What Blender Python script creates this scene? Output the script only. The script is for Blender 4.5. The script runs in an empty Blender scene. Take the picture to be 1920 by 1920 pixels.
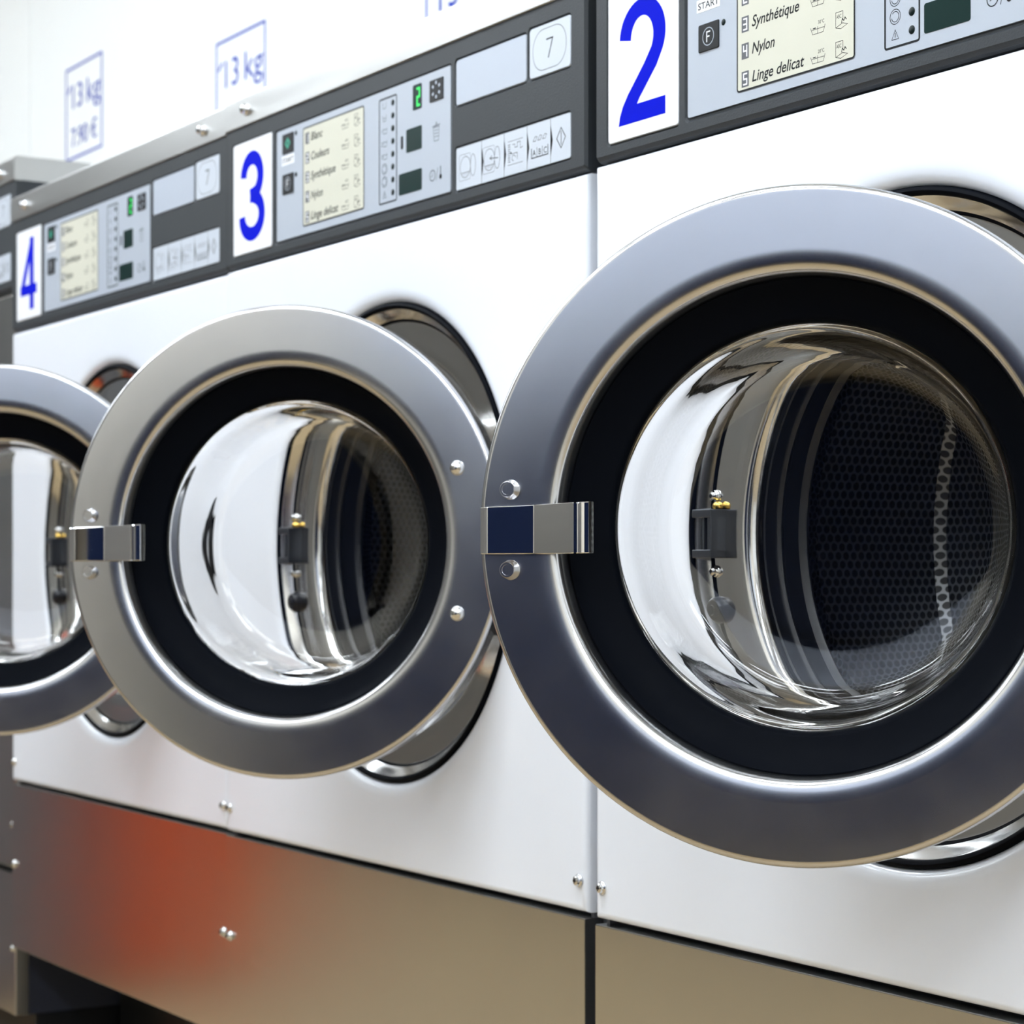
import bpy, bmesh, math, random
from math import sin, cos, pi, radians
from mathutils import Vector, Matrix
from mathutils.geometry import tessellate_polygon

random.seed(7)
S = bpy.context.scene
COL = S.collection

# ------------------------------------------------------------------ camera, world, exposure
F_PX = 4034.1
PHI = 0.56278
cam_data = bpy.data.cameras.new('camera')
cam_data.sensor_width = 36.0
cam_data.lens = F_PX / 1920 * 36.0
cam_data.shift_y = (1083.7 - 960.0) / 1920.0
cam_data.clip_start = 0.05
cam_data.dof.use_dof = True
cam_data.dof.focus_distance = 1.50
cam_data.dof.aperture_fstop = 12.0
cam = bpy.data.objects.new('camera', cam_data)
COL.objects.link(cam)
cam.location = (2.2124, -1.01863, 0.80)
cam.rotation_euler = (radians(90), 0, radians(90) - PHI)
S.camera = cam

world = bpy.data.worlds.new('world')
S.world = world
world.use_nodes = True
world.node_tree.nodes['Background'].inputs[0].default_value = (0.86, 0.93, 1.0, 1)
world.node_tree.nodes['Background'].inputs[1].default_value = 0.25

S.view_settings.view_transform = 'Standard'
S.view_settings.look = 'None'
S.view_settings.exposure = 0.0
S.view_settings.gamma = 1.0
S.view_settings.use_curve_mapping = False
LIGHT_POWER = 23.0


# ------------------------------------------------------------------ materials
def mat(name, base, rough=0.5, metal=0.0, **kw):
    m = bpy.data.materials.new(name)
    m.use_nodes = True
    b = m.node_tree.nodes['Principled BSDF']
    b.inputs['Base Color'].default_value = (*base, 1)
    b.inputs['Roughness'].default_value = rough
    b.inputs['Metallic'].default_value = metal
    for k, v in kw.items():
        b.inputs[k.replace('_', ' ')].default_value = v
    return m


def add_noise(m, scale=(40, 40, 40), rough_to=None, bump=0.0, col=None, detail=4.0, coords='Object'):
    """procedural noise: roughness variation, bump and/or colour mottling"""
    nt = m.node_tree
    b = nt.nodes['Principled BSDF']
    tc = nt.nodes.new('ShaderNodeTexCoord')
    mp = nt.nodes.new('ShaderNodeMapping')
    mp.inputs['Scale'].default_value = scale
    nz = nt.nodes.new('ShaderNodeTexNoise')
    nz.inputs['Scale'].default_value = 1.0
    nz.inputs['Detail'].default_value = detail
    nt.links.new(tc.outputs[coords], mp.inputs['Vector'])
    nt.links.new(mp.outputs['Vector'], nz.inputs['Vector'])
    if rough_to:
        mr = nt.nodes.new('ShaderNodeMapRange')
        mr.inputs['From Min'].default_value = 0.3
        mr.inputs['From Max'].default_value = 0.7
        mr.inputs['To Min'].default_value = rough_to[0]
        mr.inputs['To Max'].default_value = rough_to[1]
        nt.links.new(nz.outputs['Fac'], mr.inputs['Value'])
        nt.links.new(mr.outputs['Result'], b.inputs['Roughness'])
    if bump:
        bp = nt.nodes.new('ShaderNodeBump')
        bp.inputs['Strength'].default_value = bump
        bp.inputs['Distance'].default_value = 0.001
        nt.links.new(nz.outputs['Fac'], bp.inputs['Height'])
        nt.links.new(bp.outputs['Normal'], b.inputs['Normal'])
    if col:
        cr = nt.nodes.new('ShaderNodeValToRGB')
        cr.color_ramp.elements[0].position = 0.35
        cr.color_ramp.elements[1].position = 0.65
        cr.color_ramp.elements[0].color = (*col[0], 1)
        cr.color_ramp.elements[1].color = (*col[1], 1)
        nt.links.new(nz.outputs['Fac'], cr.inputs['Fac'])
        nt.links.new(cr.outputs['Color'], b.inputs['Base Color'])
    return m


M = {}
M['enamel'] = add_noise(mat('white_enamel', (0.83, 0.865, 0.94), 0.3, Coat_Weight=0.4, Coat_Roughness=0.12), (220, 220, 220), bump=0.02)
M['ring'] = add_noise(mat('satin_steel', (0.61, 0.61, 0.625), 0.2, 1.0), (9, 9, 9), rough_to=(0.18, 0.24))
M['steel'] = add_noise(mat('brushed_steel', (0.58, 0.575, 0.56), 0.3, 1.0), (3, 60, 3), rough_to=(0.19, 0.26))
M['trim_steel'] = add_noise(mat('trim_steel', (0.47, 0.47, 0.465), 0.3, 1.0), (5, 5, 90), rough_to=(0.285, 0.36))
M['polished'] = mat('polished_steel', (0.70, 0.70, 0.70), 0.12, 1.0)
M['chrome'] = mat('chrome', (0.80, 0.80, 0.82), 0.04, 1.0)
M['fascia'] = add_noise(mat('charcoal_plastic', (0.032, 0.037, 0.043), 0.45, Specular_IOR_Level=0.3), (600, 600, 600), bump=0.25)
M['display'] = add_noise(mat('pale_grey_film', (0.42, 0.465, 0.54), 0.4), (500, 500, 500), bump=0.05)
M['plate'] = mat('light_grey_film', (0.44, 0.49, 0.58), 0.35)
M['white'] = mat('white_plastic', (0.86, 0.88, 0.93), 0.35)
M['cream'] = mat('cream_card', (0.62, 0.615, 0.52), 0.5)
M['capacity'] = mat('pale_film', (0.55, 0.60, 0.68), 0.35)
M['ink'] = mat('black_ink', (0.006, 0.007, 0.009), 0.5, Specular_IOR_Level=0.2)
M['greyink'] = mat('grey_ink', (0.10, 0.105, 0.12), 0.5)
M['blue'] = mat('blue_vinyl', (0.000, 0.006, 0.56), 0.55, Specular_IOR_Level=0.04)
M['wallblue'] = mat('wall_blue_vinyl', (0.004, 0.035, 0.42), 0.5, Specular_IOR_Level=0.2)
M['black'] = mat('black_plastic', (0.006, 0.007, 0.009), 0.4, Specular_IOR_Level=0.25)
M['rubber'] = add_noise(mat('black_rubber', (0.002, 0.0028, 0.005), 0.5, Specular_IOR_Level=0.03), (80, 80, 80), rough_to=(0.5, 0.6))
M['bellows'] = mat('drum_bellows_rubber', (0.006, 0.007, 0.010), 0.35, Specular_IOR_Level=0.4)
M['dark'] = mat('dark_hinge_metal', (0.02, 0.021, 0.024), 0.5)  # dark metal of the door hinges
M['side'] = mat('painted_side_sheet', (0.10, 0.105, 0.12), 0.45)
M['screen'] = mat('dark_green_screen', (0.002, 0.020, 0.018), 0.3, Specular_IOR_Level=0.12)
M['led_off'] = mat('unlit_led', (0.003, 0.010, 0.010), 0.35, Specular_IOR_Level=0.2)
M['brass'] = mat('brass', (0.75, 0.50, 0.12), 0.25, 1.0)
M['catch'] = mat('dark_zinc', (0.06, 0.065, 0.075), 0.3, 0.6)
M['glass'] = mat('door_glass', (1, 1, 1), 0.0, Transmission_Weight=1.0, IOR=1.47)
g = mat('lit_green_segment', (0.0, 0.3, 0.05), 0.4)
gb = g.node_tree.nodes['Principled BSDF']
gb.inputs['Emission Color'].default_value = (0.02, 0.9, 0.12, 1)
gb.inputs['Emission Strength'].default_value = 1.0
M['lit'] = g
M['teal'] = mat('teal_button_mark', (0.01, 0.30, 0.20), 0.4)
M['wall'] = add_noise(mat('white_wall_paint', (0.88, 0.90, 0.90), 0.55), (30, 30, 30), bump=0.03)
M['beige_wall'] = add_noise(mat('beige_wall_paint', (0.72, 0.68, 0.60), 0.6), (30, 30, 30), bump=0.03)
M['grey_wall'] = add_noise(mat('dim_end_wall_grey', (0.16, 0.165, 0.175), 0.6), (30, 30, 30), bump=0.03)
M['cupboard'] = add_noise(mat('taupe_cupboard_laminate', (0.17, 0.165, 0.155), 0.5), (2, 2, 30), col=((0.16, 0.155, 0.145), (0.185, 0.18, 0.165)))
M['ceiling'] = mat('ceiling_paint', (0.85, 0.86, 0.86), 0.7)
M['navy'] = mat('navy_laminate', (0.004, 0.010, 0.038), 0.55, Specular_IOR_Level=0.1)
M['board'] = mat('pale_blue_board', (0.51, 0.555, 0.66), 0.6)
M['orange'] = mat('orange_plastic', (0.62, 0.08, 0.016), 0.35)
M['grey_paint'] = mat('grey_cabinet_paint', (0.12, 0.125, 0.14), 0.45)

# perforated drum sheet: hexagonal pattern of dark round holes
def perforated(name, cyl):
    m = mat(name, (0.33, 0.34, 0.36), 0.34, 1.0)
    nt = m.node_tree
    b = nt.nodes['Principled BSDF']
    uv = nt.nodes.new('ShaderNodeUVMap')
    sep = nt.nodes.new('ShaderNodeSeparateXYZ')
    nt.links.new(uv.outputs['UV'], sep.inputs['Vector'])
    def math_(op, a, b_=None, c=None):
        n = nt.nodes.new('ShaderNodeMath'); n.operation = op
        for i, v in enumerate((a, b_, c)):
            if v is None: continue
            if isinstance(v, (int, float)): n.inputs[i].default_value = v
            else: nt.links.new(v, n.inputs[i])
        return n.outputs[0]
    px, py = 0.0086, 0.0149       # UVs are in metres
    ds = []
    for off in (0.0, 0.5):
        fx = math_('SUBTRACT', math_('FRACT', math_('ADD', math_('DIVIDE', sep.outputs['X'], px), off)), 0.5)
        fy = math_('SUBTRACT', math_('FRACT', math_('ADD', math_('DIVIDE', sep.outputs['Y'], py), off)), 0.5)
        dx = math_('MULTIPLY', fx, px); dy = math_('MULTIPLY', fy, py)
        ds.append(math_('SQRT', math_('ADD', math_('MULTIPLY', dx, dx), math_('MULTIPLY', dy, dy))))
    d = math_('MINIMUM', ds[0], ds[1])
    hole = math_('LESS_THAN', d, 0.0033)
    mixc = nt.nodes.new('ShaderNodeMix'); mixc.data_type = 'RGBA'
    nt.links.new(hole, mixc.inputs[0])
    mixc.inputs[6].default_value = (0.31, 0.32, 0.34, 1)
    mixc.inputs[7].default_value = (0.002, 0.002, 0.003, 1)
    nt.links.new(mixc.outputs[2], b.inputs['Base Color'])
    nt.links.new(math_('SUBTRACT', 1.0, hole), b.inputs['Metallic'])
    return m
M['drum'] = perforated('perforated_drum_steel', True)

# tan floor tiles
def tile_mat():
    m = mat('tan_floor_tile', (0.42, 0.33, 0.22), 0.35)
    nt = m.node_tree; b = nt.nodes['Principled BSDF']
    tc = nt.nodes.new('ShaderNodeTexCoord'); br = nt.nodes.new('ShaderNodeTexBrick')
    br.offset = 0.0
    br.inputs['Scale'].default_value = 1.0
    br.inputs['Brick Width'].default_value = 0.33
    br.inputs['Row Height'].default_value = 0.33
    br.inputs['Mortar Size'].default_value = 0.003
    br.inputs['Color1'].default_value = (0.36, 0.265, 0.145, 1)
    br.inputs['Color2'].default_value = (0.33, 0.24, 0.13, 1)
    br.inputs['Mortar'].default_value = (0.20, 0.17, 0.13, 1)
    nt.links.new(tc.outputs['Object'], br.inputs['Vector'])
    nt.links.new(br.outputs['Color'], b.inputs['Base Color'])
    return m
M['floor'] = tile_mat()

def emit(name, colr, power):
    m = bpy.data.materials.new(name); m.use_nodes = True
    nt = m.node_tree; nt.nodes.clear()
    o = nt.nodes.new('ShaderNodeOutputMaterial'); e = nt.nodes.new('ShaderNodeEmission')
    e.inputs[0].default_value = (*colr, 1); e.inputs[1].default_value = power
    nt.links.new(e.outputs[0], o.inputs[0])
    return m
M['diffuser'] = emit('lit_diffuser', (0.87, 0.94, 1.0), LIGHT_POWER)


# ------------------------------------------------------------------ mesh helpers
def build(name, bm, mats, parent=None, smooth=False, loc=None, angle=40):
    if not isinstance(mats, (list, tuple)):
        mats = [mats]
    bmesh.ops.remove_doubles(bm, verts=bm.verts, dist=1e-7)
    me = bpy.data.meshes.new(name)
    bm.to_mesh(me); bm.free()
    for m in mats:
        me.materials.append(m)
    if smooth:
        me.polygons.foreach_set('use_smooth', [True] * len(me.polygons))
        me.set_sharp_from_angle(angle=radians(angle))
    o = bpy.data.objects.new(name, me)
    COL.objects.link(o)
    if smooth:
        wn = o.modifiers.new('weighted_normals', 'WEIGHTED_NORMAL'); wn.keep_sharp = True; wn.weight = 60
    if parent:
        o.parent = parent
    if loc:
        o.location = loc
    return o


def box(bm, x0, x1, y0, y1, z0, z1, bev=0.0, mi=0, segs=2):
    r = bmesh.ops.create_cube(bm, size=1.0)
    vs = r['verts']
    for v in vs:
        v.co = Vector(((x0 + x1) / 2 + v.co.x * (x1 - x0), (y0 + y1) / 2 + v.co.y * (y1 - y0), (z0 + z1) / 2 + v.co.z * (z1 - z0)))
    fs = list({f for v in vs for f in v.link_faces})
    for f in fs:
        f.material_index = mi
    if bev:
        es = list({e for f in fs for e in f.edges})
        bmesh.ops.bevel(bm, geom=es, offset=bev, segments=segs, affect='EDGES', profile=0.5)
    return bm


def lathe(prof, n=128, cx=0.0, cz=0.0, closed=False, mi=0, bm=None, uvm=False, flip=False):
    """profile of (radius, depth); axis is +y (into the machine)"""
    bm = bm or bmesh.new()
    uvl = bm.loops.layers.uv.verify() if uvm else None
    rings = []
    for r, y in prof:
        if r < 1e-6:
            rings.append([bm.verts.new((cx, y, cz))])
        else:
            rings.append([bm.verts.new((cx + r * cos(2 * pi * i / n), y, cz + r * sin(2 * pi * i / n))) for i in range(n)])
    seq = list(zip(range(len(prof) - 1), range(1, len(prof))))
    if closed:
        seq.append((len(prof) - 1, 0))
    s = [0.0]
    for a, b in zip(prof, prof[1:]):
        s.append(s[-1] + math.hypot(a[0] - b[0], a[1] - b[1]))
    for a, b in seq:
        A, B = rings[a], rings[b]
        for i in range(n):
            j = (i + 1) % n
            if len(A) == 1 and len(B) == 1:
                continue
            if len(A) == 1:
                q = [A[0], B[i], B[j]]; uv = [(i, a), (i, b), (i + 1, b)]
            elif len(B) == 1:
                q = [A[i], B[0], A[j]]; uv = [(i, a), (i, b), (i + 1, a)]
            else:
                q = [A[i], B[i], B[j], A[j]]; uv = [(i, a), (i, b), (i + 1, b), (i + 1, a)]
            if flip:
                q = q[::-1]; uv = uv[::-1]
            f = bm.faces.new(q)
            f.material_index = mi
            if uvm:
                for l, (ii, k) in zip(f.loops, uv):
                    r, y = prof[k]
                    if uvm == 'planar':
                        l[uvl].uv = (l.vert.co.x, l.vert.co.z)
                    else:
                        l[uvl].uv = (s[k], 2 * pi * ii / n * uvm)
    return bm


def rrect(x0, x1, z0, z1, r, n=5):
    r = max(1e-5, min(r, (x1 - x0) / 2 - 1e-5, (z1 - z0) / 2 - 1e-5))
    pts = []
    for cx, cz, a in ((x1 - r, z0 + r, -pi / 2), (x1 - r, z1 - r, 0), (x0 + r, z1 - r, pi / 2), (x0 + r, z0 + r, pi)):
        for i in range(n + 1):
            t = a + pi / 2 * i / n
            pts.append((cx + r * cos(t), cz + r * sin(t)))
    return pts


def loop(bm, pts, y):
    return [bm.verts.new((x, y, z)) for x, z in pts]


def bridge(bm, A, B, mi=0):
    n = len(A)
    for i in range(n):
        j = (i + 1) % n
        f = bm.faces.new((A[i], A[j], B[j], B[i])); f.material_index = mi


def prism(bm, pts, y0, y1, mi=0, cham=0.0):
    """flat outline facing -y at y0, thickness to y1 (y1 > y0)"""
    if cham:
        cx = sum(p[0] for p in pts) / len(pts); cz = sum(p[1] for p in pts) / len(pts)
        x0 = min(p[0] for p in pts); x1 = max(p[0] for p in pts); z0 = min(p[1] for p in pts); z1 = max(p[1] for p in pts)
        sx = 1 - 2 * cham / (x1 - x0); sz = 1 - 2 * cham / (z1 - z0)
        A = loop(bm, [(cx + (x - cx) * sx, cz + (z - cz) * sz) for x, z in pts], y0)
        A2 = loop(bm, pts, y0 + cham)
        bridge(bm, A, A2, mi)
    else:
        A = loop(bm, pts, y0); A2 = A
    B = loop(bm, pts, y1)
    bridge(bm, A2, B, mi)
    f = bm.faces.new(A); f.material_index = mi
    f2 = bm.faces.new(B[::-1]); f2.material_index = mi
    return bm


def ring_strip(bm, outer, inner, y, mi=0):
    A = loop(bm, outer, y); B = loop(bm, inner, y)
    bridge(bm, A, B, mi)


def frame(bm, x0, x1, z0, z1, w, y, r=0.002, mi=0):
    ring_strip(bm, rrect(x0, x1, z0, z1, r), rrect(x0 + w, x1 - w, z0 + w, z1 - w, max(r - w, 0.0003)), y, mi)


def stroke(bm, pts, w, y, mi=0, close=False):
    """flat pen line through (x, z) points, facing -y"""
    n = len(pts); P = [Vector((p[0], p[1])) for p in pts]
    L = []; R = []
    for i in range(n):
        if close:
            d1 = P[i] - P[i - 1]; d2 = P[(i + 1) % n] - P[i]
        else:
            d1 = P[i] - P[i - 1] if i > 0 else P[1] - P[0]
            d2 = P[i + 1] - P[i] if i < n - 1 else d1
        d1 = d1.normalized(); d2 = d2.normalized()
        t = (d1 + d2)
        t = t.normalized() if t.length > 1e-6 else d1
        nrm = Vector((-t.y, t.x)); k = min(1.0 / max(0.35, abs(nrm.dot(Vector((-d1.y, d1.x))))), 2.5)
        L.append(P[i] + nrm * w / 2 * k); R.append(P[i] - nrm * w / 2 * k)
    A = loop(bm, L, y); B = loop(bm, R, y)
    for i in range(n if close else n - 1):
        j = (i + 1) % n
        f = bm.faces.new((A[i], B[i], B[j], A[j])); f.material_index = mi


def arc(cx, cz, rx, rz, a0, a1, n=18):
    return [(cx + rx * cos(radians(a0 + (a1 - a0) * i / n)), cz + rz * sin(radians(a0 + (a1 - a0) * i / n))) for i in range(n + 1)]


def disc(bm, cx, cz, r, y, mi=0, n=20):
    f = bm.faces.new(loop(bm, [(cx + r * cos(2 * pi * i / n), cz + r * sin(2 * pi * i / n)) for i in range(n)], y))
    f.material_index = mi


def text(bm, body, x, z, h, y, sx=1.0, shear=0.0, mi=0, align='LEFT', bold=0.0, width=None):
    """printed lettering, baseline at z, cap height about h, facing -y"""
    cu = bpy.data.curves.new('t', 'FONT')
    cu.body = body; cu.size = 1.0; cu.shear = shear; cu.align_x = align; cu.offset = bold
    cu.resolution_u = 3
    ob = bpy.data.objects.new('t', cu)
    COL.objects.link(ob)
    bpy.context.view_layer.update()
    me = bpy.data.meshes.new_from_object(ob.evaluated_get(bpy.context.evaluated_depsgraph_get()))
    k = h / 0.69
    kx = k * sx
    if width and len(me.vertices):
        xs = [v.co.x for v in me.vertices]
        kx = width / (max(xs) - min(xs))
    vs = [bm.verts.new((x + v.co.x * kx, y, z + v.co.y * k)) for v in me.vertices]
    for p in me.polygons:
        try:
            f = bm.faces.new([vs[i] for i in p.vertices]); f.material_index = mi
        except ValueError:
            pass
    bpy.data.objects.remove(ob); bpy.data.curves.remove(cu); bpy.data.meshes.remove(me)


def thing(name, label, cat, loc=(0, 0, 0), rz=0.0, group=None):
    o = bpy.data.objects.new(name, None); COL.objects.link(o)
    o.location = loc; o.rotation_euler = (0, 0, rz)
    o.empty_display_size = 0.05
    o['label'] = label; o['category'] = cat
    if group: o['group'] = group
    return o


def tag(o, label, cat, group=None):
    o['label'] = label; o['category'] = cat
    if group: o['group'] = group
    return o


def struct(o):
    o['kind'] = 'structure'
    return o


# ------------------------------------------------------------------ room shell
XL, XR = -6.0, 5.2
YB, YF = 0.515, -2.75
ZC = 2.62
def slab(name, x0, x1, y0, y1, z0, z1, m):
    bm = bmesh.new(); box(bm, x0, x1, y0, y1, z0, z1)
    return struct(build(name, bm, m))
slab('floor', XL - 0.1, XR + 0.1, YF - 0.1, YB + 0.1, -0.08, 0.0, M['floor'])
slab('ceiling', XL - 0.1, XR + 0.1, YF - 0.1, YB + 0.1, ZC, ZC + 0.08, M['ceiling'])
# back wall of two lining boards with a hairline joint
bm = bmesh.new()
box(bm, XL, -2.0912, YB, YB + 0.1, 0, ZC)
box(bm, -2.0888, -0.6608, YB, YB + 0.1, 0, ZC)
box(bm, -0.6592, XR, YB, YB + 0.1, 0, ZC)
box(bm, XL, XR, YB + 0.004, YB + 0.1, 0.001, ZC - 0.001)
struct(build('wall_back', bm, M['wall']))
slab('wall_left', XL - 0.1, XL, YF, YB + 0.1, 0, ZC, M['grey_wall'])  # dark grey stands in for a dim room end mirrored in the steel
slab('wall_right', XR, XR + 0.1, YF, YB + 0.1, 0, ZC, M['wall'])
slab('wall_front', XL, XR, YF - 0.1, YF, 0, ZC, M['beige_wall'])

# ------------------------------------------------------------------ ceiling lights
def ceiling_light(x, y, label):
    t = thing('ceiling_light', label, 'light', (x, y, ZC - 0.06), 0, 'ceiling light panels')
    bm = bmesh.new()
    o = rrect(-0.62, 0.62, -0.17, 0.17, 0.005); i = rrect(-0.60, 0.60, -0.15, 0.15, 0.005)
    # tray open at the bottom
    def lp(pts, z): return [bm.verts.new((a, b, z)) for a, b in pts]
    A = lp(o, 0.06); B = lp(o, 0.0); C = lp(i, 0.0); D = lp(i, 0.02)
    bridge(bm, A, B); bridge(bm, B, C); bridge(bm, C, D); bm.faces.new(A)
    build('light_frame', bm, M['white'], t)
    bm = bmesh.new(); box(bm, -0.60, 0.60, -0.15, 0.15, 0.012, 0.018)
    build('diffuser', bm, M['diffuser'], t)
LIGHTS = [(-2.7, -0.75), (-1.1, -0.75), (0.6, -0.75), (2.3, -0.75), (4.0, -0.75), (-4.5, -2.3), (-2.8, -2.1), (-1.1, -2.1), (0.6, -2.1), (2.3, -2.1), (4.0, -2.1)]  # leftmost panels added to brighten the back wall and streak the top covers
for i, (x, y) in enumerate(LIGHTS):
    ceiling_light(x, y, 'unseen lit ceiling panel above the %s, %s from the grey wall' % (
        'washing machine fronts' if y > -1 else 'counter side', ('first', 'second', 'third', 'fourth', 'fifth', 'first', 'second', 'third', 'fourth', 'fifth', 'sixth')[i]))


# ------------------------------------------------------------------ washing machines
W = 0.72
def outline(x0, x1, z0, z1, cx, cz, n=128):
    """points on a rectangle, matched by direction to a circle of n points about (cx, cz)"""
    angs = [2 * pi * i / n for i in range(n)]
    corners = [math.atan2(z - cz, x - cx) % (2 * pi) for x, z in ((x1, z0), (x1, z1), (x0, z1), (x0, z0))]
    for c in corners:
        k = min(range(n), key=lambda i: abs((angs[i] - c + pi) % (2 * pi) - pi))
        angs[k] = c
    out = []
    for a in angs:
        dx, dz = cos(a), sin(a)
        tx = ((x1 - cx) / dx if dx > 0 else (x0 - cx) / dx) if abs(dx) > 1e-9 else 1e9
        tz = ((z1 - cz) / dz if dz > 0 else (z0 - cz) / dz) if abs(dz) > 1e-9 else 1e9
        t = min(tx, tz)
        out.append((cx + dx * t, cz + dz * t))
    return out


def front_panel_bm(x0, x1, z0, z1, cx, cz):
    bm = bmesh.new(); n = 160
    def rect(ins, y):
        base = outline(x0, x1, z0, z1, cx, cz, n)
        mx, mz = (x0 + x1) / 2, (z0 + z1) / 2
        sx = 1 - 2 * ins / (x1 - x0); sz = 1 - 2 * ins / (z1 - z0)
        return loop(bm, [(mx + (x - mx) * sx, mz + (z - mz) * sz) for x, z in base], y)
    def circ(r, y):
        return loop(bm, [(cx + r * cos(2 * pi * i / n), cz + r * sin(2 * pi * i / n)) for i in range(n)], y)
    rings = [rect(0.0, 0.028), rect(0.0, 0.006), rect(0.0010, 0.0028), rect(0.0028, 0.0010), rect(0.0065, 0.0),
             circ(0.2500, 0.0), circ(0.2440, 0.0006), circ(0.2395, 0.0022), circ(0.2365, 0.0050), circ(0.2352, 0.009), circ(0.2352, 0.03)]
    for a, b in zip(rings, rings[1:]):
        bridge(bm, a, b)
    return bm


def screw_bm(x, z, y, r=0.0058, h=0.005):
    """pan head with a flange and a small cross socket, standing out towards -y"""
    bm = bmesh.new()
    lathe([(0, y - h), (r * 0.30, y - h), (r * 0.42, y - h * 0.97), (r * 0.66, y - h * 0.80), (r * 0.72, y - h * 0.5), (r * 0.78, y - h * 0.36),
           (r * 0.95, y - h * 0.24), (r, y - h * 0.1), (r, y + 0.001)], 28, x, z, bm=bm)
    k = r * 0.36
    for w, hh in ((k, k * 0.32), (k * 0.32, k)):
        f = bm.faces.new(loop(bm, [(x - w, z - hh), (x + w, z - hh), (x + w, z + hh), (x - w, z + hh)], y - h - 0.00015))
        f.material_index = 1
    return bm


DIGIT = {}
def digit_bm(ch, x0, x1, z0, z1, y):
    """tall narrow bold figure drawn as a broad stroke, scaled to fill the box"""
    bm = bmesh.new(); w = 0.25
    if ch == '2':
        o = arc(0.505, 1.10, 0.485, 0.50, 176, -38, 26)          # outer edge of the head
        o += [(0.80, 0.66), (0.60, 0.46), (0.44, 0.30), (0.395, 0.235), (0.985, 0.235), (0.985, 0.0), (0.0, 0.0)]
        o += [(0.025, 0.12), (0.09, 0.25), (0.20, 0.39), (0.36, 0.55), (0.54, 0.735)]
        o += arc(0.500, 1.085, 0.235, 0.285, -36, 168, 22)
        o += [(0.262, 1.085)]
        vs = [bm.verts.new((x, y, z)) for x, z in o]
        for t in tessellate_polygon([[Vector((x, z, 0)) for x, z in o]]):
            bm.faces.new([vs[i] for i in t])
        bmesh.ops.recalc_face_normals(bm, faces=bm.faces[:])
    elif ch == '3':
        stroke(bm, arc(0.48, 1.14, 0.345, 0.335, 178, -62, 26) + [(0.50, 0.815), (0.40, 0.80)], w, y)
        stroke(bm, [(0.40, 0.805), (0.54, 0.80)] + arc(0.475, 0.455, 0.40, 0.33, 72, -182, 28), w, y - 0.00002)
    elif ch == '4':
        stroke(bm, [(0.70, 0.0), (0.70, 1.58)], w * 0.98, y)
        stroke(bm, [(0.02, 0.44), (1.0, 0.44)], w * 0.88, y - 0.00002)
        stroke(bm, [(0.10, 0.40), (0.72, 1.52)], w * 0.78, y - 0.00004)
    else:
        stroke(bm, arc(0.5, 0.80, 0.36, 0.66, 90, 450, 40)[:-1], w, y, close=True)
    xs = [v.co.x for v in bm.verts]; zs = [v.co.z for v in bm.verts]
    a, b, c, d = min(xs), max(xs), min(zs), max(zs)
    for v in bm.verts:
        v.co.x = x0 + (v.co.x - a) / (b - a) * (x1 - x0)
        v.co.z = z0 + (v.co.z - c) / (d - c) * (z1 - z0)
    return bm


def seg7(bm, ch, x, z, w, h, t, y, mi=0):
    on = {'2': 'abged', '3': 'abgcd', '4': 'fgbc', '5': 'afgcd', '1': 'bc', 'E': 'afged'}[ch]
    P = {'a': ((0, 1), (1, 1)), 'g': ((0, .5), (1, .5)), 'd': ((0, 0), (1, 0)), 'f': ((0, .5), (0, 1)), 'b': ((1, .5), (1, 1)), 'e': ((0, 0), (0, .5)), 'c': ((1, 0), (1, .5))}
    for s in on:
        (a, b), (c, d) = P[s]
        e = t * 0.4
        x1, z1, x2, z2 = x + a * w, z + b * h, x + c * w, z + d * h
        if a == c: z1 -= e * 0; z2 += e * 0
        stroke(bm, [(x1 - (e if z1 == z2 else 0), z1 - (e if a == c else 0)), (x2 + (e if z1 == z2 else 0), z2 + (e if a == c else 0))], t, y, mi)


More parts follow.
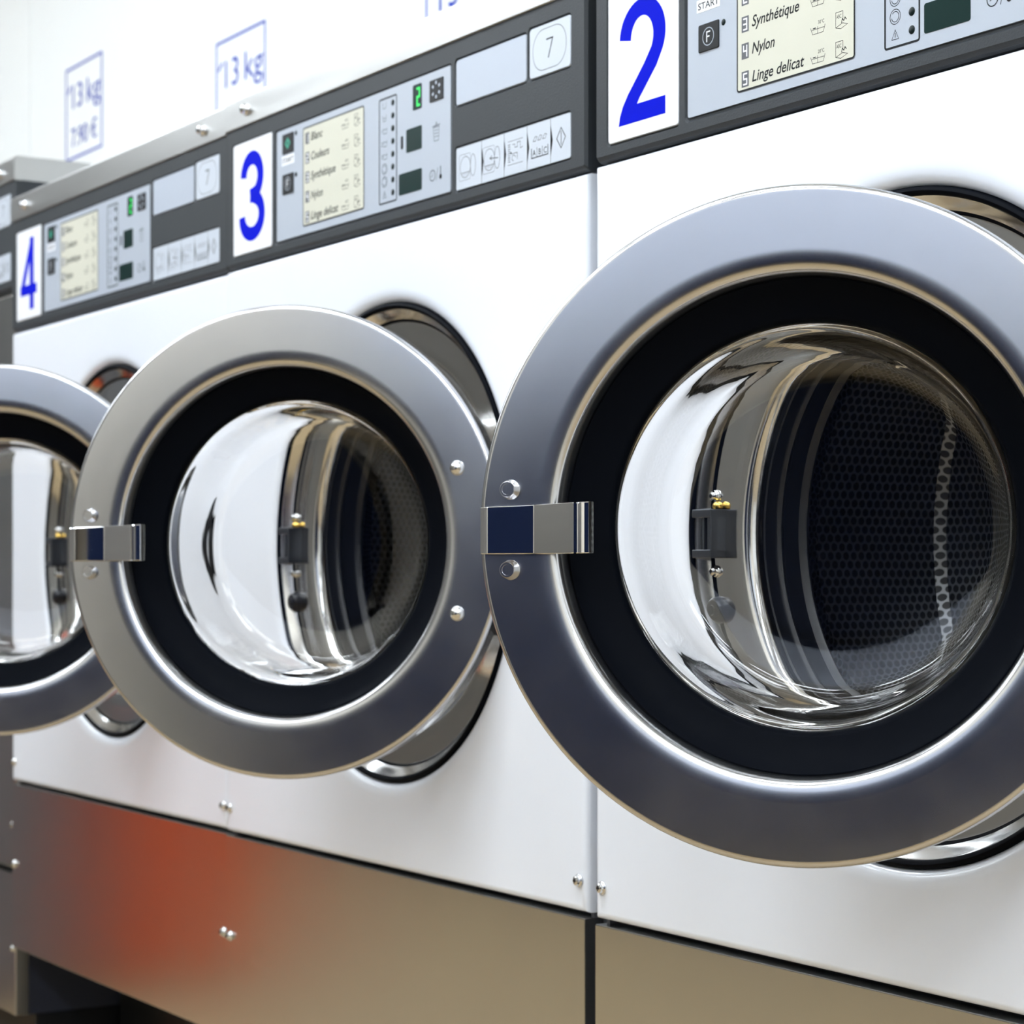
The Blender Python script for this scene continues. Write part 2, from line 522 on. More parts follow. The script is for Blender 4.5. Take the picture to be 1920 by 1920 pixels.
def control_panel(root, number, dz=0.0):
    y0 = 0.0
    Z0, Z1 = 1.1455 + dz, 1.2990 + dz
    def z(v): return v + dz
    pockets = [(0.0185, 0.1155, 1.1575, 1.2825), (0.1245, 0.4898, 1.1588, 1.2800), (0.4975, 0.6185, 1.2378, 1.2818),
               (0.6222, 0.6878, 1.2378, 1.2838), (0.4975, 0.6878, 1.1588, 1.2000)]
    bm = bmesh.new()
    # moulded face with sunk pockets
    outer = rrect(0.003, 0.708, Z0 + 0.0045, Z1, 0.0015, 3)
    holes = [rrect(a - 0.0012, b + 0.0012, z(c) - 0.0016, z(d) + 0.0010, 0.0045, 4) for a, b, c, d in pockets]
    polys = [[Vector((x, zz, 0)) for x, zz in outer]] + [[Vector((x, zz, 0)) for x, zz in h[::-1]] for h in holes]
    flat = [p for poly in polys for p in poly]
    vs = [bm.verts.new((p.x, y0, p.y)) for p in flat]
    for t in tessellate_polygon(polys):
        f = bm.faces.new([vs[i] for i in t])
    bmesh.ops.recalc_face_normals(bm, faces=bm.faces[:])
    k = len(outer)
    ov = vs[:k]
    B = loop(bm, rrect(0.0015, 0.7100, Z0 + 0.0015, Z1 + 0.0005, 0.0015, 3), y0 + 0.003)
    C = loop(bm, rrect(0.0015, 0.7100, Z0, Z1 + 0.0005, 0.0015, 3), y0 + 0.006)
    D = loop(bm, rrect(0.0015, 0.7100, Z0, Z1 + 0.0005, 0.0015, 3), y0 + 0.05)
    bridge(bm, ov, B); bridge(bm, B, C); bridge(bm, C, D)
    for (a, b, c, d), h in zip(pockets, holes):
        hv = vs[k:k + len(h)][::-1]; k += len(h)
        E_ = loop(bm, rrect(a, b, z(c), z(d), 0.0040, 4), y0 + 0.0022)
        bridge(bm, hv, E_)
        bm.faces.new(E_)
    cp = build('control_panel', bm, M['fascia'], root)
    def sub(name, bm_, mats, smooth=False, label=None):
        o = build(name, bm_, mats, cp, smooth)
        if label: o['label'] = label
        return o
    yf = y0 + 0.0006     # film surface inside the pockets
    # number plate and figure
    bm = prism(bmesh.new(), rrect(0.0195, 0.1148, z(1.1585), z(1.2818), 0.003), y0 + 0.0002, y0 + 0.0022, cham=0.0005)
    sub('number_plate', bm, M['white'], label='white number plate')
    bm = digit_bm(number, 0.0345, 0.0985, z(1.1705), z(1.2695), y0 + 0.0001)
    sub('plate_number', bm, M['blue'], label='bold blue figure %s' % number)
    # display film
    bm = prism(bmesh.new(), rrect(0.1268, 0.4880, z(1.1612), z(1.2790), 0.002), yf, y0 + 0.0022)
    sub('display_film', bm, M['display'])
    # program card with black border
    bm = prism(bmesh.new(), rrect(0.1893, 0.3205, z(1.1700), z(1.2715), 0.0022), yf - 0.00030, yf)
    frame(bm, 0.1883, 0.3215, z(1.1690), z(1.2725), 0.0014, yf - 0.00034, 0.003, 1)
    sub('program_card', bm, [M['cream'], M['ink']], label='cream card listing the wash programs')
    bm = bmesh.new()
    yp = yf - 0.00036
    rows = [('Blanc', 1.2605), ('Couleurs', 1.2400), ('Synthétique', 1.2196), ('Nylon', 1.1992), ('Linge delicat', 1.1780)]
    wid = {'Blanc': 0.026, 'Couleurs': 0.040, 'Synthétique': 0.0545, 'Nylon': 0.0265, 'Linge delicat': 0.0600}
    deg = ['90°C', '60°C', '40°C', '30°C', '20°C']
    for i, (s, zz) in enumerate(rows):
        zz = z(zz)
        f = bm.faces.new(loop(bm, [(0.1942, zz - 0.0060), (0.2028, zz - 0.0060), (0.2028, zz + 0.0060), (0.1942, zz + 0.0060)], yp)); f.material_index = 1
        seg7(bm, '12345'[i], 0.1966, zz - 0.0040, 0.0038, 0.0080, 0.0012, yp - 0.00003, 2)
        text(bm, s, 0.2060, zz - 0.0036, 0.0082, yp, shear=0.22, mi=0, bold=0.014, width=wid[s])
        # wash tub mark and garment mark
        xb, zb = 0.2745, zz - 0.0042
        stroke(bm, [(xb - 0.0008, zb + 0.0052), (xb + 0.0014, zb), (xb + 0.0130, zb), (xb + 0.0152, zb + 0.0052)], 0.0004, yp)
        stroke(bm, [(xb + 0.0004, zb + 0.0034), (xb + 0.0146, zb + 0.0034)], 0.0004, yp)
        stroke(bm, [(xb + 0.0070, zb), (xb + 0.0070, zb + 0.0052)], 0.0004, yp)
        stroke(bm, [(xb + 0.0018, zb + 0.0043), (xb + 0.0050, zb + 0.0043)], 0.0008, yp)
        text(bm, deg[i], xb + 0.0072, zb + 0.0066, 0.0026, yp, sx=0.9)
        xg, zg = 0.3010, zz - 0.0046
        stroke(bm, [(xg, zg), (xg, zg + 0.0108), (xg + 0.0078, zg + 0.0108), (xg + 0.0078, zg + 0.0045)], 0.0004, yp)
        stroke(bm, [(xg, zg), (xg + 0.0055, zg - 0.0016), (xg + 0.0128, zg + 0.0006), (xg + 0.0074, zg + 0.0022), (xg, zg)], 0.0004, yp)
        text(bm, 'ABC', xg + 0.0008, zg + 0.0062, 0.0028, yp, sx=0.7)
        stroke(bm, [(xg + 0.0062, zg + 0.0024), (xg + 0.0072, zg + 0.0052), (xg + 0.0088, zg + 0.0036), (xg + 0.0100, zg + 0.0058), (xg + 0.0116, zg + 0.0040)], 0.0007, yp)
    sub('card_lettering', bm, [M['ink'], M['greyink'], M['white']])
    # start button, sticker and F button
    bm = prism(bmesh.new(), rrect(0.1412, 0.1668, z(1.2522), z(1.2735), 0.0012), yf - 0.0010, yf, cham=0.0004)
    frame(bm, 0.1402, 0.1678, z(1.2512), z(1.2745), 0.0012, yf - 0.0001, 0.002, 1)
    stroke(bm, [(0.1540, z(1.2580)), (0.1590, z(1.2628)), (0.1540, z(1.2676)), (0.1490, z(1.2628))], 0.0024, yf - 0.00105, 2, close=True)
    stroke(bm, [(0.1540, z(1.2590)), (0.1540, z(1.2666))], 0.0018, yf - 0.00105, 2)
    sub('start_button', bm, [M['black'], M['plate'], M['teal']])
    bm = prism(bmesh.new(), rrect(0.1385, 0.1675, z(1.2405), z(1.2505), 0.0005), yf - 0.0002, yf)
    text(bm, 'START', 0.1400, z(1.2427), 0.0052, yf - 0.00025, mi=1, bold=0.012, width=0.026)
    sub('start_sticker', bm, [M['white'], M['ink']], label='white START sticker')
    bm = prism(bmesh.new(), rrect(0.1412, 0.1668, z(1.2090), z(1.2305), 0.0012), yf - 0.0010, yf, cham=0.0004)
    frame(bm, 0.1402, 0.1678, z(1.2080), z(1.2315), 0.0012, yf - 0.0001, 0.002, 1)
    stroke(bm, arc(0.1540, z(1.2198), 0.0068, 0.0068, 0, 360, 28)[:-1], 0.0006, yf - 0.00105, 1, close=True)
    for q in ([(0.1522, z(1.2156)), (0.1522, z(1.2238))], [(0.1518, z(1.2234)), (0.1566, z(1.2234))], [(0.1522, z(1.2198)), (0.1556, z(1.2198))]):
        stroke(bm, q, 0.0010, yf - 0.00105, 2)
    sub('function_button', bm, [M['black'], M['plate'], M['white']])
    for zz in (1.2708, 1.2270):
        bm = lathe([(0, yf - 0.0007), (0.0016, yf - 0.0006), (0.0025, yf - 0.0002), (0.0026, yf + 0.0005)], 20, 0.1718, z(zz))
        sub('indicator_light', bm, M['led_off'], True)
    # progress column
    bm = bmesh.new()
    frame(bm, 0.3515, 0.3872, z(1.1675), z(1.2718), 0.0016, yf - 0.0001, 0.0026, 0)
    zs = [1.2645 - i * (1.2645 - 1.1768) / 7 for i in range(8)]
    for i, zz in enumerate(zs):
        zz = z(zz); xc = 0.3625
        if i in (0, 1):
            stroke(bm, [(xc - 0.0035, zz + 0.003), (xc - 0.0028, zz - 0.003), (xc + 0.0028, zz - 0.003), (xc + 0.0035, zz + 0.003)], 0.0004, yf - 0.0001)
            if i: stroke(bm, [(xc - 0.003, zz), (xc + 0.003, zz)], 0.0004, yf - 0.0001)
        elif i in (2, 3, 4):
            text(bm, str(i - 1), xc - 0.0062, zz - 0.0022, 0.0040, yf - 0.0001)
            stroke(bm, [(xc - 0.0022, zz + 0.003), (xc - 0.0015, zz - 0.003), (xc + 0.0042, zz - 0.003), (xc + 0.0050, zz + 0.003)], 0.0004, yf - 0.0001)
            stroke(bm, [(xc - 0.0020, zz + 0.0012), (xc + 0.0048, zz + 0.0012)], 0.0004, yf - 0.0001)
        elif i in (5, 6):
            stroke(bm, arc(xc, zz, 0.0052, 0.0052, 0, 360, 24)[:-1], 0.0005, yf - 0.0001, close=True)
            stroke(bm, arc(xc, zz, 0.0036, 0.0036, 190, 500, 20), 0.0005, yf - 0.0001)
        else:
            stroke(bm, [(xc - 0.0034, zz - 0.0032), (xc + 0.0034, zz - 0.0032), (xc, zz + 0.0034)], 0.0004, yf - 0.0001, close=True)
            stroke(bm, [(xc, zz - 0.0020), (xc, zz + 0.0014)], 0.0006, yf - 0.0001)
    sub('progress_column', bm, [M['ink']])
    bm = bmesh.new()
    xb, zb = 0.4620, z(1.2200)
    stroke(bm, [(xb - 0.0055, zb + 0.0060), (xb - 0.0040, zb - 0.0070), (xb + 0.0040, zb - 0.0070), (xb + 0.0055, zb + 0.0060)], 0.0005, yf - 0.0001, close=True)
    stroke(bm, [(xb - 0.0070, zb + 0.0070), (xb + 0.0070, zb + 0.0076)], 0.0007, yf - 0.0001)
    for q in (-0.003, 0.0, 0.003): stroke(bm, [(xb - 0.0036, zb + q), (xb + 0.0036, zb + q)], 0.0004, yf - 0.0001)
    stroke(bm, [(xb - 0.002, zb + 0.0076), (xb, zb + 0.0105), (xb + 0.002, zb + 0.0076)], 0.0005, yf - 0.0001)
    sub('basket_mark', bm, [M['ink']])
    bm = bmesh.new()
    zb = z(1.1810)
    stroke(bm, arc(xb - 0.0070, zb, 0.0050, 0.0050, 0, 360, 24)[:-1], 0.0008, yf - 0.0001, close=True)
    stroke(bm, [(xb - 0.0070, zb + 0.0026), (xb - 0.0070, zb), (xb - 0.0095, zb - 0.0012)], 0.0006, yf - 0.0001)
    stroke(bm, [(xb + 0.0002, zb - 0.0055), (xb + 0.0030, zb + 0.0060)], 0.0006, yf - 0.0001)
    stroke(bm, [(xb + 0.0080, zb - 0.0010), (xb + 0.0080, zb + 0.0070)], 0.0012, yf - 0.0001)
    disc(bm, xb + 0.0080, zb - 0.0030, 0.0024, yf - 0.0001)
    sub('temperature_mark', bm, [M['ink']])
    for zz in zs:
        bm = lathe([(0, yf - 0.0007), (0.0020, yf - 0.0006), (0.0030, yf - 0.0002), (0.0031, yf + 0.0005)], 20, 0.3790, z(zz))
        sub('indicator_light', bm, M['led_off'], True)
    # windows
    bm = prism(bmesh.new(), rrect(0.4182, 0.4350, z(1.2490), z(1.2732), 0.0018), yf - 0.0003, yf)
    seg7(bm, '2', 0.4266, z(1.2528), 0.0044, 0.0160, 0.0022, yf - 0.00036, 1)
    sub('program_window', bm, [M['screen'], M['lit']], label='dark window with a lit green digit')
    bm = prism(bmesh.new(), rrect(0.4055, 0.4350, z(1.2104), z(1.2328), 0.0018), yf - 0.0003, yf)
    sub('price_window', bm, M['screen'])
    bm = prism(bmesh.new(), rrect(0.3912, 0.4350, z(1.1712), z(1.1918), 0.0018), yf - 0.0003, yf)
    sub('time_window', bm, M['screen'])
    bm = prism(bmesh.new(), rrect(0.3952, 0.3992, z(1.2155), z(1.2285), 0.0019), yf - 0.0003, yf)
    sub('card_slot', bm, M['ink'])
    bm = prism(bmesh.new(), rrect(0.4505, 0.4755, z(1.2508), z(1.2712), 0.0008), yf - 0.0009, yf, cham=0.0003)
    for a in range(6):
        t = radians(60 * a + 30)
        stroke(bm, [(0.4630 + 0.0052 * cos(t), z(1.2610) + 0.0052 * sin(t)), (0.4630 + 0.0082 * cos(t), z(1.2610) + 0.0082 * sin(t))], 0.0026, yf - 0.00095, 1)
    sub('selector_key', bm, [M['black'], M['plate']])
    # right hand plates
    bm = prism(bmesh.new(), rrect(0.4985, 0.6178, z(1.2388), z(1.2808), 0.003), y0 + 0.0003, y0 + 0.0022, cham=0.0006)
    sub('blank_plate', bm, M['plate'])
    bm = prism(bmesh.new(), rrect(0.6230, 0.6870, z(1.2388), z(1.2828), 0.003), y0 + 0.0003, y0 + 0.0022, cham=0.0006)
    stroke(bm, rrect(0.6288, 0.6808, z(1.2432), z(1.2788), 0.0165, 10), 0.0005, y0 + 0.00022, 1, close=True)
    stroke(bm, [(0.6498, z(1.2690)), (0.6600, z(1.2690)), (0.6530, z(1.2525))], 0.0013, y0 + 0.00022, 1)
    sub('capacity_plate', bm, [M['capacity'], M['ink']], label='pale plate with a ringed figure 7')
    # instruction strip of five pictures
    bm = prism(bmesh.new(), rrect(0.4985, 0.6868, z(1.1602), z(1.1990), 0.002), yf, y0 + 0.0022)
    yq = yf - 0.0001
    za, zb = z(1.1602), z(1.1990); zm = (za + zb) / 2
    for xx in (0.5430, 0.5812, 0.6190, 0.6562):
        stroke(bm, [(xx, za), (xx, zb)], 0.0005, yq, 1)
        f = bm.faces.new(loop(bm, [(xx, zm - 0.0145), (xx + 0.0034, zm), (xx, zm + 0.0145)], yq)); f.material_index = 1
    for j, xc in enumerate((0.5175, 0.5590)):
        stroke(bm, arc(xc - 0.003, zm, 0.0090, 0.0098, 0, 360, 28)[:-1], 0.0005, yq, 2, close=True)
        stroke(bm, arc(xc + 0.0105, zm, 0.0045, 0.0100, 0, 360, 24)[:-1], 0.0005, yq, 2, close=True)
        stroke(bm, rrect(xc - 0.0140, xc + 0.0060, zm - 0.0120, zm + 0.0120, 0.002, 3), 0.0003, yq, 2, close=True)
        stroke(bm, [(xc - 0.0105, zm - 0.0050), (xc + 0.0045, zm - 0.0050)], 0.0005, yq, 2)
        for q in range(5): stroke(bm, [(xc - 0.009 + q * 0.0028, zm - 0.0082), (xc - 0.0078 + q * 0.0028, zm - 0.0056)], 0.0003, yq, 2)
        if j: stroke(bm, [(xc - 0.001, zm + 0.001), (xc + 0.0120, zm - 0.0005)], 0.0008, yq, 2); stroke(bm, [(xc + 0.002, zm + 0.003), (xc - 0.002, zm + 0.001), (xc + 0.002, zm - 0.001)], 0.0006, yq, 2)
    xc = 0.6000
    for q in range(9): stroke(bm, [(xc - 0.0125, zm + 0.0075 - q * 0.0019), (xc - 0.0085, zm + 0.0075 - q * 0.0019)], 0.0005, yq, 1)
    stroke(bm, [(xc - 0.0125, zm - 0.0105), (xc + 0.012, zm - 0.0105)], 0.0004, yq, 2)
    stroke(bm, [(xc - 0.0125, zm + 0.0105), (xc + 0.012, zm + 0.0105)], 0.0004, yq, 2)
    stroke(bm, [(xc - 0.005, zm + 0.007), (xc - 0.001, zm + 0.007), (xc - 0.001, zm + 0.004), (xc + 0.003, zm + 0.004), (xc + 0.003, zm + 0.008), (xc + 0.008, zm + 0.008), (xc + 0.008, zm + 0.002), (xc + 0.012, zm + 0.003)], 0.0005, yq, 2)
    stroke(bm, [(xc - 0.007, zm - 0.001), (xc + 0.003, zm - 0.001), (xc + 0.003, zm - 0.007)], 0.0005, yq, 2)
    stroke(bm, arc(xc - 0.003, zm - 0.005, 0.003, 0.0025, 0, 270, 10), 0.0005, yq, 2)
    stroke(bm, [(xc - 0.0085, zm), (xc - 0.0065, zm)], 0.0014, yq, 1)
    xc = 0.6390
    stroke(bm, [(xc - 0.0130, zm - 0.0020), (xc - 0.0130, zm - 0.0105), (xc + 0.0130, zm - 0.0105), (xc + 0.0130, zm - 0.0020)], 0.0009, yq, 1)
    for q in (-0.0043, 0.0043): stroke(bm, [(xc + q, zm - 0.0020), (xc + q, zm - 0.0105)], 0.0006, yq, 1)
    for q, s in ((-0.0088, 'A'), (0, 'B'), (0.0088, 'C')): text(bm, s, xc + q, zm - 0.0088, 0.0052, yq, mi=1, align='CENTER')
    for q in (-0.0075, 0.0, 0.0075):
        stroke(bm, [(xc + q - 0.0030, zm + 0.0040), (xc + q + 0.0005, zm + 0.0080), (xc + q + 0.0036, zm + 0.0072), (xc + q + 0.001, zm + 0.0038)], 0.0005, yq, 2, close=True)
    xc = 0.6725
    stroke(bm, [(xc, zm - 0.0088), (xc + 0.0068, zm), (xc, zm + 0.0088), (xc - 0.0068, zm)], 0.0008, yq, 1, close=True)
    stroke(bm, [(xc, zm - 0.0060), (xc, zm + 0.0060)], 0.0008, yq, 1)
    sub('instruction_strip', bm, [M['capacity'], M['ink'], M['greyink']])
    return cp


HX, HY, RD = 0.23398, 0.00799, 0.21917
HC = (0.36, 0.8345)            # centre of the porthole
def door(root, theta, dz=0.0):
    n = 160
    ring = lathe([(0.1575, 0.024), (0.2160, 0.024), (0.2190, 0.022), (0.2192, 0.0060), (0.2190, 0.0042), (0.2183, 0.0022), (0.2172, 0.0009), (0.2158, 0.0002), (0.2142, 0.0),
                  (0.1960, 0.0), (0.1780, 0.0), (0.1755, 0.00006), (0.1730, 0.00025), (0.1705, 0.00055), (0.1682, 0.0010), (0.1662, 0.0017), (0.1646, 0.0028), (0.1634, 0.0046), (0.1625, 0.0075), (0.1618, 0.0115), (0.1611, 0.0165), (0.1606, 0.0220)], n)
    d = build('door', ring, M['ring'], root, True)
    d.location = (HC[0] + HX - RD * cos(theta), -HY - RD * sin(theta), HC[1] - 0.0013 + dz)
    d.rotation_euler = (0, 0, theta)
    d['label'] = 'round steel door swung open'
    def sub(name, bm_, mats, smooth=True, label=None, ang=40):
        o = build(name, bm_, mats, d, smooth, angle=ang)
        if label: o['label'] = label
        return o
    bm = lathe([(0.1609, 0.0165), (0.1600, 0.0160), (0.1585, 0.0175), (0.1560, 0.0205), (0.1525, 0.0236), (0.1490, 0.0262), (0.1455, 0.0286), (0.1420, 0.0306), (0.1395, 0.0318), (0.1378, 0.0326),
                (0.1360, 0.0335), (0.1345, 0.0365), (0.1340, 0.0410), (0.1365, 0.0470), (0.1430, 0.0500), (0.1560, 0.0490), (0.1660, 0.0400), (0.1680, 0.0260), (0.1609, 0.0235)], n, closed=True)
    sub('door_gasket', bm, M['rubber'])
    # glass bowl, bulging inwards
    prof = [(0.1375, 0.0385), (0.1378, 0.0440), (0.1350, 0.0480), (0.1325, 0.0560), (0.1300, 0.0750), (0.1272, 0.0950), (0.1240, 0.1040), (0.1180, 0.1105), (0.1090, 0.1145),
            (0.0900, 0.1180), (0.0600, 0.1205), (0.0300, 0.1216), (0, 0.1220),
            (0, 0.1150), (0.0300, 0.1146), (0.0600, 0.1135), (0.0880, 0.1112), (0.1060, 0.1080), (0.1140, 0.1045), (0.1182, 0.0995), (0.1208, 0.0920), (0.1232, 0.0750), (0.1262, 0.0560), (0.1285, 0.0460), (0.1310, 0.0400), (0.1345, 0.0378)]
    def dense(P, k=4):
        out = []
        for i in range(len(P) - 1):
            p0, p1, p2, p3 = P[max(i - 1, 0)], P[i], P[i + 1], P[min(i + 2, len(P) - 1)]
            for j in range(k):
                t = j / k
                out.append(tuple(0.5 * (2 * b + (c - a) * t + (2 * a - 5 * b + 4 * c - d) * t * t + (3 * b - a - 3 * c + d) * t ** 3) for a, b, c, d in zip(p0, p1, p2, p3)))
        return out + [P[-1]]
    prof = dense(prof[:13]) + dense(prof[13:])
    prof = [(max(r, 0.0), y) for r, y in prof]
    bm = lathe(prof, 288, closed=False)
    # close the rim
    rims = [v for v in bm.verts]
    m = 288
    A = bm.verts[:][0:m]; B = bm.verts[:][-m:]
    for i in range(m):
        j = (i + 1) % m
        bm.faces.new((B[i], A[i], A[j], B[j]))
    bmesh.ops.recalc_face_normals(bm, faces=bm.faces[:])
    sub('glass_bowl', bm, M['glass'], ang=75)
    # pull handle: bent chrome strap reaching over the inner edge
    top = [(-0.2166, 0.0060), (-0.2168, -0.0010), (-0.2160, -0.0034), (-0.2138, -0.0050), (-0.2108, -0.0058), (-0.2078, -0.0068), (-0.1790, -0.0044), (-0.1768, -0.0044), (-0.1480, -0.0134), (-0.1452, -0.0142),
           (-0.1440, -0.0124), (-0.1424, -0.0128), (-0.1412, -0.0150), (-0.1392, -0.0156), (-0.1374, -0.0150), (-0.1362, -0.0164), (-0.1340, -0.0162), (-0.1328, -0.0144), (-0.1324, -0.0114), (-0.1330, -0.0088)]
    bot = [(-0.1360, -0.0084), (-0.1400, -0.0104), (-0.1460, -0.0098), (-0.1600, -0.0056), (-0.1760, -0.0010), (-0.1860, 0.0003), (-0.2080, 0.0004), (-0.2120, 0.0010), (-0.2140, 0.0050)]
    pts = top + bot
    bm = bmesh.new(); h = 0.0172
    A = [bm.verts.new((x, y, h)) for x, y in pts]; B = [bm.verts.new((x, y, -h)) for x, y in pts]   # tapered below
    for i in range(len(pts)):
        j = (i + 1) % len(pts)
        bm.faces.new((A[j], A[i], B[i], B[j]))
    polys = [[Vector((x, y, 0)) for x, y in pts]]
    for t in tessellate_polygon(polys):
        bm.faces.new([A[i] for i in t]); bm.faces.new([B[i] for i in t][::-1])
    bmesh.ops.recalc_face_normals(bm, faces=bm.faces[:])
    es = [e for e in bm.edges if (abs(e.verts[0].co.z) > h - 1e-6 and e.verts[0].co.z == e.verts[1].co.z and len(e.link_faces) == 2 and abs(e.link_faces[0].normal.z - e.link_faces[1].normal.z) > 0.5)]
    bmesh.ops.bevel(bm, geom=es, offset=0.0008, segments=2, affect='EDGES', profile=0.5)
    for v in bm.verts:
        if v.co.z > 0: v.co.z *= 0.84 + 0.16 * (v.co.x + 0.217) / 0.084
    sub('handle', bm, M['chrome'], label='bent chrome pull handle', ang=25)
    for zz in (0.0262, -0.0278):
        bm = lathe([(0, -0.0062), (0.0036, -0.0062), (0.0037, -0.0066), (0.0050, -0.0066), (0.0056, -0.0058), (0.0058, -0.0030), (0.0066, -0.0012), (0.0070, 0.0008)], 32, -0.1955, zz)
        sub('handle_screw', bm, M['ring'])
    for zz in (0.0655, -0.0651):
        bm = lathe([(0, -0.0048), (0.0025, -0.0045), (0.0048, -0.0034), (0.0063, -0.0018), (0.0070, 0.0004), (0.0070, 0.002)], 32, 0.1750, zz)
        sub('rivet', bm, M['polished'])
    # hinge leaf between the door rim and the porthole frame
    bm = bmesh.new(); box(bm, 0.196, 0.224, 0.0235, 0.031, -0.085, 0.085, 0.001)
    for zz in (-0.06, 0.06):
        lathe_y = [(0.0065, 0.0), (0.0065, 0.0)]
        r = bmesh.ops.create_cone(bm, cap_ends=True, segments=20, radius1=0.0065, radius2=0.0065, depth=0.05, matrix=Matrix.Translation((0.2225, 0.027, zz)))
    sub('hinge', bm, M['dark'])
    return d


def porthole(root, dz=0.0):
    def sh(P):
        return [(r, y - 0.0075 * min(1.0, max(0.0, (y - 0.006) / 0.016))) for r, y in P]
    cx, cz = HC[0], HC[1] + dz
    n = 160
    bm = lathe([(0.2360, 0.010), (0.2358, 0.0045), (0.2346, 0.0026), (0.2325, 0.0018), (0.2305, 0.0026), (0.2293, 0.0045), (0.2288, 0.009), (0.2288, 0.026)], n, cx, cz)
    build('porthole_seal', bm, M['rubber'], root, True)
    bm = lathe(sh([(0.2292, 0.0050), (0.2282, 0.0060), (0.2240, 0.0130), (0.2205, 0.0195), (0.2188, 0.0225), (0.2165, 0.0232), (0.2000, 0.0236), (0.1900, 0.0240), (0.1840, 0.0252), (0.1795, 0.0282), (0.1770, 0.0325), (0.1758, 0.0380), (0.1755, 0.0450)]), n, cx, cz)
    fr = build('porthole_frame', bm, M['polished'], root, True)
    fr['label'] = 'polished dished steel porthole frame'
    bm = lathe(sh([(0.2206, 0.0196), (0.2200, 0.0202), (0.2182, 0.0224), (0.2174, 0.0231), (0.2186, 0.0236), (0.2204, 0.0216)]), n, cx, cz, closed=True)
    build('frame_groove', bm, M['rubber'], fr, True)
    bm = lathe(sh([(0.1760, 0.0380), (0.1745, 0.0390), (0.1742, 0.0480), (0.1725, 0.0500), (0.1712, 0.0520), (0.1725, 0.0545), (0.1742, 0.0580), (0.1745, 0.0720), (0.1720, 0.0745), (0.1705, 0.0770), (0.1722, 0.0800), (0.1760, 0.0840), (0.1850, 0.0880)]), n, cx, cz)
    build('drum_bellows', bm, M['bellows'], root, True)
    # drum: side wall and back in perforated sheet
    bm = lathe([(0.180, 0.0880), (0.235, 0.1000), (0.262, 0.1150), (0.270, 0.1350), (0.270, 0.3000)], 120, cx, cz, uvm=0.270)
    lathe([(0.270, 0.3000), (0.262, 0.3080), (0.10, 0.3150), (0, 0.3150)], 120, cx, cz, bm=bm, uvm='planar')
    dr = build('drum', bm, M['drum'], root, True)
    # lifters
    for a in (180, 60, 300):
        t = radians(a)
        bm = bmesh.new()
        box(bm, -0.028, 0.028, 0.135, 0.300, 0.205, 0.272, 0.012, segs=3)
        bmesh.ops.rotate(bm, verts=bm.verts, cent=(0, 0, 0), matrix=Matrix.Rotation(t - pi / 2, 3, 'Y'))
        bmesh.ops.translate(bm, verts=bm.verts, vec=(cx, 0, cz))
        o = build('drum_lifter', bm, M['steel'], dr, True)
    # latch keeper on the handle side
    bm = bmesh.new()
    x0, x1 = cx - 0.2275, cx - 0.2040
    z0, z1 = cz - 0.0190, cz + 0.0190
    box(bm, x0, x1, 0.0005, 0.0190, z1 - 0.0065, z1, 0.0008)
    box(bm, x0, x1, 0.0005, 0.0190, z0, z0 + 0.0065, 0.0008)
    box(bm, x1 - 0.0045, x1, 0.0010, 0.0190, z0, z1, 0.0008)
    box(bm, x0 + 0.0105, x0 + 0.0125, 0.0030, 0.0190, z0 + 0.004, z1 - 0.004, 0.0003)
    box(bm, x0, x1 - 0.002, 0.0145, 0.0190, z0 + 0.004, z1 - 0.004, 0, 1)
    kp = build('latch_keeper', bm, [M['catch'], M['ink']], root)
    for zz, r in ((cz + 0.0295, 0.0052), (cz - 0.0295, 0.0050)):
        build('keeper_screw', screw_bm(cx - 0.2155, zz, 0.0150, r, 0.005), [M['polished'], M['ink']], kp, True)
    bm = lathe([(0, 0.005), (0.0040, 0.005), (0.0042, 0.0065), (0.0080, 0.0070), (0.0105, 0.0100), (0.0110, 0.0170)], 28, cx - 0.2100, cz - 0.0600)
    build('bumper', bm, M['bellows'], fr, True)
    bm = bmesh.new(); bmesh.ops.create_uvsphere(bm, u_segments=14, v_segments=8, radius=0.0042, matrix=Matrix.Translation((cx - 0.2090, 0.0120, z1 + 0.0025)) @ Matrix.Diagonal((1.2, 1, 0.9, 1)))
    build('keeper_pin', bm, M['brass'], kp, True)
    return fr


